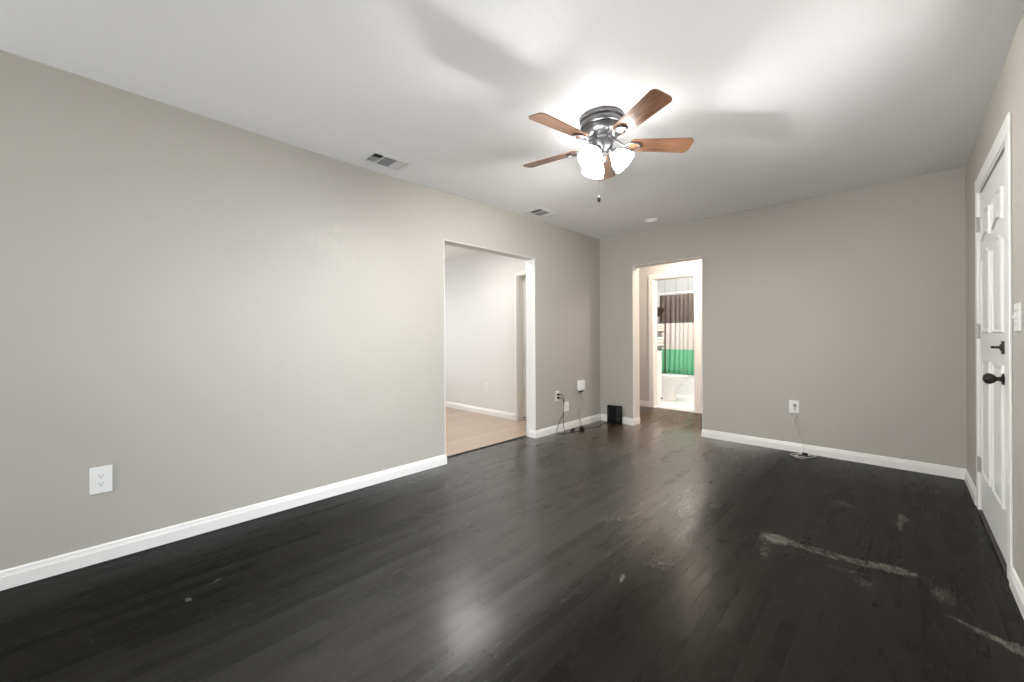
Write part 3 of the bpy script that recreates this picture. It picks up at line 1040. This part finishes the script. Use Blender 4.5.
def register(label, cx, cy, z):
    t_ = thing('ceiling_vent', label, 'vent', (cx, cy, z), 'ceiling vents along the left wall')
    L_, W_ = 0.30, 0.205                      # along y, along x
    bm = bm_new()                             # frame: four bevelled sloping bars
    fw = 0.030
    out = [(-W_ / 2, -L_ / 2), (W_ / 2, -L_ / 2), (W_ / 2, L_ / 2), (-W_ / 2, L_ / 2)]
    inn = [(-W_ / 2 + fw, -L_ / 2 + fw), (W_ / 2 - fw, -L_ / 2 + fw), (W_ / 2 - fw, L_ / 2 - fw), (-W_ / 2 + fw, L_ / 2 - fw)]
    r0 = [bm.verts.new((x, y, 0.0)) for x, y in out]
    r1 = [bm.verts.new((x, y, -0.004)) for x, y in out]
    r2 = [bm.verts.new((x, y, -0.010)) for x, y in inn]
    r3 = [bm.verts.new((x, y, 0.0)) for x, y in inn]
    for a, b2 in ((r0, r1), (r1, r2), (r2, r3), (r3, r0)):
        for k in range(4):
            bm.faces.new((a[k], a[(k + 1) % 4], b2[(k + 1) % 4], b2[k]))
    obj('frame', bm, M['vent'], t_)
    bm = bm_new()
    box(bm, -W_ / 2 + fw, W_ / 2 - fw, -L_ / 2 + fw, L_ / 2 - fw, -0.0005, 0.004)
    obj('duct_backing', bm, M['duct'], t_)
    ya = [-L_ / 2 + fw, -0.045, 0.058, L_ / 2 - fw]
    for y in ya[1:3]:
        bm = bm_new()
        box(bm, -W_ / 2 + fw, W_ / 2 - fw, y - 0.005, y + 0.005, -0.010, -0.001)
        obj('divider_bar', bm, M['vent'], t_)
    # three louver banks aimed three ways
    for i, (tilt, n, mt) in enumerate(((0.75, 4, 'ventgrey'), (0.0, 10, 'ventgrey'), (-0.75, 4, 'vent'))):
        bm = bm_new()
        y0, y1 = ya[i] + 0.004, ya[i + 1] - 0.006
        if i != 1:
            for k in range(n):
                yc = y0 + (y1 - y0) * (k + 0.5) / n
                mt_ = Matrix.Translation((0, yc, -0.006)) @ Matrix.Rotation(tilt, 4, 'X')
                box(bm, -W_ / 2 + fw, W_ / 2 - fw, -0.0055, 0.0055, -0.0004, 0.0004, mt_)
        else:
            for k in range(n):
                xc = -W_ / 2 + fw + (W_ - 2 * fw) * (k + 0.5) / n
                mt_ = Matrix.Translation((xc, 0, -0.006)) @ Matrix.Rotation(-0.7, 4, 'Y')
                box(bm, -0.0062, 0.0062, y0, y1, -0.0004, 0.0004, mt_)
        obj('louver_bank', bm, M[mt], t_)
    return t_


register('white ceiling vent near the middle of the left wall, nearer to viewer', 0.232, 1.455, H - 0.0165)
register('white ceiling vent above the wide opening, farther from the viewer', 0.215, 3.24, H - 0.0018)

# smoke detector
sd = thing('smoke_detector', 'round white smoke detector on the ceiling near the back wall', 'smoke detector', (0.903, 4.345, H), None)
bm = bm_new()
lathe(bm, [(0.072, 0), (0.072, -0.008), (0.066, -0.012), (0.062, -0.024), (0.050, -0.032), (0.02, -0.034)], 36)
obj('housing', bm, M['plastic'], sd, True)
bm = bm_new()
lathe(bm, [(0.012, -0.0335), (0.011, -0.037), (0.004, -0.0375)], 16)
obj('test_button', bm, M['plastic'], sd, True)

# ------------------------------------------------------------------ ceiling fan
FX, FY = 1.639, 2.103
fan = thing('ceiling_fan', 'five-bladed hugger ceiling fan with walnut blades and lit glass shades', 'ceiling fan', (FX, FY, H), None)
bm = bm_new()
lathe(bm, [(0.128, 0.0), (0.131, -0.006), (0.131, -0.022), (0.124, -0.028), (0.121, -0.033), (0.128, -0.038), (0.130, -0.048), (0.126, -0.062), (0.116, -0.066),
           (0.113, -0.071), (0.120, -0.076), (0.118, -0.088), (0.106, -0.100), (0.084, -0.108), (0.062, -0.112)], 56)
obj('motor_housing', bm, M['pewter'], fan, True)
bm = bm_new()
lathe(bm, [(0.058, -0.108), (0.060, -0.114), (0.058, -0.136), (0.066, -0.140)], 48)
nk = obj('rotor_hub', bm, M['silver'], fan, True)
nk['label'] = 'bright nickel rotor hub'
bm = bm_new()
lathe(bm, [(0.062, -0.140), (0.066, -0.146), (0.062, -0.172), (0.050, -0.192), (0.036, -0.204), (0.016, -0.210)], 48)
obj('switch_housing', bm, M['pewter'], fan, True)
bm = bm_new()
lathe(bm, [(0.014, -0.205), (0.026, -0.214), (0.028, -0.236), (0.014, -0.244), (0.020, -0.252), (0.012, -0.264), (0.005, -0.270)], 24)
obj('finial', bm, M['silver'], fan, True)

BLZ = -0.158
A0 = 45.8


def blade_outline():
    pts = []
    x0, x1, w0, w1, r = 0.165, 0.540, 0.050, 0.063, 0.03

    def arc(cx_, cy_, rr, a0, a1, n=6):
        return [(cx_ + rr * math.cos(a0 + (a1 - a0) * k / n), cy_ + rr * math.sin(a0 + (a1 - a0) * k / n)) for k in range(n + 1)]
    pts += arc(x0 + 0.02, -w0 + 0.02, 0.02, PI, 1.5 * PI)
    pts += arc(x1 - r, -w1 + r, r, 1.5 * PI, 2 * PI)
    pts += arc(x1 - r, w1 - r, r, 0, 0.5 * PI)
    pts += arc(x0 + 0.02, w0 - 0.02, 0.02, 0.5 * PI, PI)
    return pts


PITCH = math.radians(-13)
proto = None
for k in range(5):
    ang = math.radians(A0 + 72 * k)
    if proto is None:
        bm = bm_new()
        prism(bm, blade_outline(), -0.003, 0.003, Matrix.Rotation(PITCH, 4, 'X'))
        bl = obj('blade', bm, M['blade'], fan)
        # cast bracket: arm and open loop under the blade root
        bm = bm_new()
        tube(bm, [(0.055, 0, 0.030), (0.085, 0, 0.026), (0.115, 0, 0.006), (0.14, 0, -0.008)], 0.0075, 10, 6)
        loop = []
        for j in range(25):
            a = 2 * PI * j / 24
            p = Vector((0.185 + 0.048 * math.cos(a), 0.032 * math.sin(a), 0))
            loop.append(Matrix.Rotation(PITCH, 4, 'X') @ (p + Vector((0, 0, -0.009))))
        tube(bm, loop, 0.0055, 8, 0)
        for dx, dy in ((0.185, 0.03), (0.185, -0.03), (0.230, 0)):
            lathe(bm, [(0.007, -0.016), (0.007, -0.002)], 12, Matrix.Rotation(PITCH, 4, 'X') @ Matrix.Translation((dx, dy, 0)))
        br = obj('blade_bracket', bm, M['pewter'], bl, True)
        proto = (bl, br)
    else:
        bl = proto[0].copy()
        C.objects.link(bl)
        br = proto[1].copy()
        C.objects.link(br)
        br.parent = bl
        bl.parent = fan
    bl.location = (0, 0, BLZ)
    bl.rotation_euler = (0, 0, ang)

SH = [(0.020, 0.0), (0.026, -0.006), (0.030, -0.018), (0.044, -0.034), (0.054, -0.052), (0.058, -0.070), (0.060, -0.082), (0.064, -0.090)]
for deg in (28, 148, 268):
    a = math.radians(deg)
    base = Matrix.Rotation(a, 4, 'Z') @ Matrix.Translation((0.064, 0, -0.213)) @ Matrix.Rotation(math.radians(-43.5), 4, 'Y') @ Matrix.Scale(1.1, 4)
    bm = bm_new()
    lathe(bm, [(0.012, 0.035), (0.013, 0.008), (0.027, 0.004), (0.028, -0.010), (0.024, -0.012)], 24, base)
    ft = obj('light_fitter', bm, M['pewter'], fan, True)
    bm = bm_new()
    lathe(bm, SH + [(0.061, -0.0895), (0.057, -0.082), (0.055, -0.070), (0.051, -0.053), (0.041, -0.036), (0.027, -0.020)], 32, base, cap0=True, cap1=True)
    gs = obj('glass_shade', bm, M['glass'], fan, True)
    bm = bm_new()
    lathe(bm, [(0.010, -0.020), (0.012, -0.030), (0.020, -0.042), (0.024, -0.054), (0.021, -0.066), (0.012, -0.074), (0.004, -0.077)], 20, base)
    obj('bulb', bm, M['bulb'], gs, True)
    gs['label'] = 'glowing frosted glass bell shade'
bm = bm_new()
tube(bm, [(-0.012, -0.018, -0.225), (-0.012, -0.019, -0.33), (-0.012, -0.019, -0.468)], 0.0011, 6, 4)
pc = obj('pull_chain', bm, M['silver'], fan, True)
bm = bm_new()
lathe(bm, [(0.003, -0.466), (0.0075, -0.474), (0.010, -0.486), (0.0085, -0.498), (0.003, -0.505)], 16, Matrix.Translation((-0.012, -0.019, 0)))
obj('chain_pendant', bm, M['bronze'], pc, True)

# ------------------------------------------------------------------ hall and bathroom lamps (out of direct view)


def dome_lamp(label, x, y, z, mat):
    t_ = thing('ceiling_lamp', label, 'lamp', (x, y, z), None)
    bm = bm_new()
    lathe(bm, [(0.15, 0), (0.152, -0.014), (0.142, -0.02)], 36)
    obj('base_ring', bm, M['silver'], t_, True)
    bm = bm_new()
    lathe(bm, [(0.14, -0.018), (0.135, -0.05), (0.11, -0.078), (0.07, -0.096), (0.02, -0.102)], 36)
    obj('glass_dome', bm, M[mat], t_, True)


dome_lamp('warm round ceiling lamp in the hallway above the bathroom door', 0.86, 5.68, 2.42, 'dome')
dome_lamp('warm round fill lamp added at the right end of the hallway', 1.95, 5.45, 2.42, 'dome')  # unseen extra lamp, added to brighten the hall outside the floor reflection
dome_lamp('round white ceiling lamp in the bathroom', 0.45, 7.0, 2.42, 'bathdome')

pn = thing('fill_panel_lamp', 'flat rectangular white ceiling panel added in the neighbouring room for its floor streak', 'lamp', (-0.80, 3.02, 2.40))  # unseen panel, made wide so its reflection streaks the floor
bm = bm_new()
for x0, x1, y0, y1 in ((-0.5, 0.5, -0.3, -0.275), (-0.5, 0.5, 0.275, 0.3), (-0.5, -0.475, -0.275, 0.275), (0.475, 0.5, -0.275, 0.275)):
    box(bm, x0, x1, y0, y1, -0.05, 0)
obj('frame', bm, M['trim'], pn)
bm = bm_new()
rbox(bm, -0.475, 0.475, -0.275, 0.275, -0.045, 0, 0.01, 2)
obj('diffuser', bm, M['panel'], pn)

# ------------------------------------------------------------------ bathroom contents
TY0, TY1, TZ = 7.70, BY, 0.385
tubo = thing('bathtub', 'white bathtub behind the striped shower curtain', 'bathtub', (0.1, TY0, 0), None)
bm = bm_new()                          # apron + rim + basin
nseg = 32


def rr(x0, x1, y0, y1, r, n=6):
    pts = []
    for cx_, cy_, a in ((x1 - r, y0 + r, -PI / 2), (x1 - r, y1 - r, 0), (x0 + r, y1 - r, PI / 2), (x0 + r, y0 + r, PI)):
        for k in range(n + 1):
            t2 = a + PI / 2 * k / n
            pts.append((cx_ + r * math.cos(t2), cy_ + r * math.sin(t2)))
    return pts


tx0, tx1 = BL + 0.002 - 0.1, BR - 0.002 - 0.1
ty1 = TY1 - TY0 - 0.002
rings = []
for (x0, x1, y0, y1, r, z) in ((tx0, tx1, 0.012, ty1, 0.01, 0.0), (tx0, tx1, 0.012, ty1, 0.01, TZ - 0.03), (tx0, tx1, 0.0, ty1, 0.015, TZ - 0.022), (tx0, tx1, 0.0, ty1, 0.015, TZ),
                               (tx0 + 0.10, tx1 - 0.10, 0.075, ty1 - 0.06, 0.12, TZ), (tx0 + 0.13, tx1 - 0.13, 0.10, ty1 - 0.09, 0.12, TZ - 0.06),
                               (tx0 + 0.2, tx1 - 0.2, 0.15, ty1 - 0.14, 0.12, 0.08)):
    rings.append([bm.verts.new((x, y, z)) for x, y in rr(x0, x1, y0, y1, r)])
for a, b2 in zip(rings, rings[1:]):
    for k in range(len(a)):
        bm.faces.new((a[k], a[(k + 1) % len(a)], b2[(k + 1) % len(a)], b2[k]))
bm.faces.new(rings[0][::-1])
bm.faces.new(rings[-1])
obj('tub_shell', bm, M['tub'], tubo, True)

bm = bm_new()
lathe(bm, [(0.0125, BL + 0.002), (0.0125, BR - 0.002)], 16, Matrix.Translation((0, 7.765, 1.965)) @ Matrix.Rotation(PI / 2, 4, 'Y'))
rd = obj('rod', bm, M['porcelain'], None, True)
rdt = thing('shower_rod', 'white shower curtain rod across the bathroom', 'curtain rod', (0, 7.765, 1.965), None)
rd.parent = rdt
rd.matrix_parent_inverse = Matrix.Translation((0, -7.765, -1.965))
for s, x in ((1, BL), (-1, BR)):
    bm = bm_new()
    lathe(bm, [(0.03, 0.001), (0.03, 0.008), (0.016, 0.02)], 20, Matrix.Translation((x, 0, 0)) @ Matrix.Rotation(s * PI / 2, 4, 'Y'))
    obj('flange', bm, M['porcelain'], rdt, True)

cur = thing('shower_curtain', 'shower curtain with brown, cream and green bands', 'curtain', (0, 7.765, 1.93), None)
bm = bm_new()
cx0, cx1 = -0.535, 0.95
nx, nz = 150, 14
ztop, zbot = 1.928, 0.392
rows = []
for j in range(nz + 1):
    f = j / nz
    row = []
    for i in range(nx + 1):
        u = i / nx
        x = cx0 + (cx1 - cx0) * u
        amp = 0.016 + 0.012 * f
        y = amp * math.sin(2 * PI * u * 17 + 0.8 * math.sin(u * 21)) + 0.006 * math.sin(u * 91 + f * 2) - 0.055 * f * f
        row.append(bm.verts.new((x, y, ztop + (zbot - ztop) * f - 1.93)))
    rows.append(row)
for j in range(nz):
    for i in range(nx):
        bm.faces.new((rows[j][i], rows[j][i + 1], rows[j + 1][i + 1], rows[j + 1][i]))
cl = obj('cloth', bm, M['curtain'], cur, True)
sm = cl.modifiers.new('Solidify', 'SOLIDIFY')
sm.thickness = 0.0025
for i in range(12):
    bm = bm_new()
    u = (i + 0.5) / 12
    x = cx0 + (cx1 - cx0) * u
    ring = [(x, 0.022 * math.cos(a), 0.026 + 0.030 * math.sin(a)) for a in [2 * PI * k / 20 for k in range(21)]]
    tube(bm, ring, 0.002, 6, 0)
    obj('curtain_ring', bm, M['silver'], cur, True)

# shower head above the curtain rod
shh = thing('shower_fixture', 'small dark shower head above the curtain', 'shower head', (0.07, BY, 2.06), None)
bm = bm_new()
tube(bm, [(0, -0.002, 0.02), (0, -0.12, 0.04), (0, -0.26, 0.03), (0, -0.34, 0.0)], 0.009, 10, 6)
obj('arm', bm, M['silver'], shh, True)
bm = bm_new()
lathe(bm, [(0.012, 0), (0.02, -0.02), (0.055, -0.045), (0.055, -0.055), (0.01, -0.057)], 24, Matrix.Translation((0, -0.335, 0.005)) @ Matrix.Rotation(-0.5, 4, 'X'))
obj('spray_face', bm, M['pewter'], shh, True)

# toilet, facing +x
to = thing('toilet', 'white toilet in the bathroom in front of the tub', 'toilet', (-0.05, 6.99, 0), None)


def oval(cx_, rx0, rx1, ry, z, n=36):
    pts = []
    for k in range(n):
        a = 2 * PI * k / n
        c = math.cos(a)
        pts.append(Vector((cx_ + (rx1 if c > 0 else rx0) * c, ry * math.sin(a), z)))
    return pts


def loft(bm, rgs, caps=True):
    R_ = [[bm.verts.new(p) for p in r] for r in rgs]
    n = len(R_[0])
    for a, b2 in zip(R_, R_[1:]):
        for k in range(n):
            bm.faces.new((a[k], a[(k + 1) % n], b2[(k + 1) % n], b2[k]))
    if caps:
        bm.faces.new(R_[0][::-1])
        bm.faces.new(R_[-1])


bm = bm_new()
loft(bm, [oval(0.0, 0.22, 0.16, 0.115, 0.0), oval(0.0, 0.22, 0.155, 0.11, 0.02), oval(0.0, 0.21, 0.13, 0.095, 0.10), oval(0.0, 0.21, 0.14, 0.10, 0.20),
          oval(0.02, 0.23, 0.22, 0.14, 0.28), oval(0.04, 0.27, 0.29, 0.180, 0.35), oval(0.04, 0.28, 0.305, 0.19, 0.40), oval(0.04, 0.28, 0.30, 0.185, 0.408)])
obj('bowl', bm, M['porcelain'], to, True)
bm = bm_new()
loft(bm, [oval(0.05, 0.25, 0.30, 0.185, 0.409), oval(0.05, 0.255, 0.308, 0.190, 0.414), oval(0.05, 0.25, 0.30, 0.185, 0.428)])
st = obj('seat', bm, M['porcelain'], to, True)
bm = bm_new()
loft(bm, [oval(0.05, 0.255, 0.306, 0.190, 0.430), oval(0.05, 0.255, 0.308, 0.191, 0.440), oval(0.05, 0.22, 0.28, 0.165, 0.449)])
obj('lid', bm, M['porcelain'], to, True)
bm = bm_new()
rbox(bm, -0.46, -0.27, -0.22, 0.22, 0.40, 0.73, 0.02, 3)
tk = obj('tank', bm, M['porcelain'], to, True)
bm = bm_new()
rbox(bm, -0.468, -0.262, -0.228, 0.228, 0.731, 0.765, 0.01, 3)
obj('tank_lid', bm, M['porcelain'], to, True)
bm = bm_new()
rbox(bm, -0.40, -0.18, -0.11, 0.11, 0.26, 0.40, 0.02, 2)
obj('tank_neck', bm, M['porcelain'], to, True)

# bronze over-toilet rack
rk = thing('bathroom_rack', 'tall dark metal shelf rack standing over the toilet', 'shelf rack', (-0.42, 7.0, 0), None)
px0, px1, py0, py1 = -0.18, 0.185, -0.32, 0.32
for x in (px0, px1):
    for y in (py0, py1):
        bm = bm_new()
        lathe(bm, [(0.011, 0.0), (0.011, 1.56), (0.014, 1.562), (0.008, 1.585)], 12, Matrix.Translation((x, y, 0)))
        obj('post', bm, M['rack'], rk, True)
for z in (0.93, 1.20, 1.50):
    bm = bm_new()
    for y in (py0, py1):
        tube(bm, [(px0, y, z), (px1, y, z)], 0.006, 8, 0)
    for x in (px0, px1):
        tube(bm, [(x, py0, z), (x, py1, z)], 0.006, 8, 0)
    for k in range(9):
        y = py0 + (py1 - py0) * (k + 1) / 10
        tube(bm, [(px0, y, z), (px1, y, z)], 0.003, 6, 0)
    obj('wire_shelf', bm, M['rack'], rk, True)


def towels(name, label, x0, x1, y0, y1, z, h, mat):
    t_ = thing(name, label, 'towel', ((x0 + x1) / 2, (y0 + y1) / 2, z), None)
    n = 3
    for k in range(n):
        bm = bm_new()
        rbox(bm, (x0 - x1) / 2, (x1 - x0) / 2, (y0 - y1) / 2, (y1 - y0) / 2, k * h / n, (k + 1) * h / n - 0.002, h / n * 0.4, 3)
        obj('fold', bm, M[mat], t_, True)


towels('folded_towel', 'pink folded towel on the middle shelf of the rack', -0.56, -0.25, 7.05, 7.30, 1.207, 0.14, 'towel')
towels('folded_towel', 'cream folded towel on the lowest shelf of the rack', -0.56, -0.25, 7.03, 7.30, 0.937, 0.17, 'towel2')
bk = thing('storage_basket', 'dark wicker basket on the top shelf of the rack', 'basket', (-0.41, 7.16, 1.507), None)
bm = bm_new()
for k in range(6):
    s_ = 0.085 + 0.006 * k
    box(bm, -s_ * 1.5, s_ * 1.5, -s_ * 1.3, s_ * 1.3, k * 0.022, k * 0.022 + 0.018)
obj('weave', bm, M['rack'], bk)
bm = bm_new()
tube(bm, [(-0.17, -0.15, 0.132), (0.17, -0.15, 0.132), (0.17, 0.15, 0.132), (-0.17, 0.15, 0.132), (-0.17, -0.15, 0.132)], 0.008, 8, 0)
obj('rim', bm, M['rack'], bk, True)

# white vanity cabinet just inside the bathroom door
vc = thing('vanity_cabinet', 'white vanity cabinet edge just inside the bathroom doorway', 'cabinet', (-0.16, 6.32, 0), None)
bm = bm_new()
rbox(bm, -0.245, 0.245, -0.10, 0.115, 0.06, 0.86, 0.003, 1)
obj('body', bm, M['cabinet'], vc)
bm = bm_new()
rbox(bm, -0.25, 0.25, -0.105, 0.125, 0.86, 0.885, 0.005, 2)
obj('countertop', bm, M['porcelain'], vc)
bm = bm_new()
box(bm, -0.235, 0.235, -0.09, 0.10, 0.0, 0.06)
obj('plinth', bm, M['cabinet'], vc)
bm = bm_new()
rbox(bm, 0.245, 0.257, -0.095, 0.095, 0.09, 0.84, 0.003, 1)
dr = obj('door', bm, M['cabinet'], vc)
bm = bm_new()
lathe(bm, [(0.005, 0), (0.005, 0.012), (0.014, 0.016), (0.013, 0.026), (0.004, 0.029)], 16, Matrix.Translation((0.257, 0.04, 0.115)) @ Matrix.Rotation(PI / 2, 4, 'Y'))
obj('knob', bm, M['rack'], dr, True)
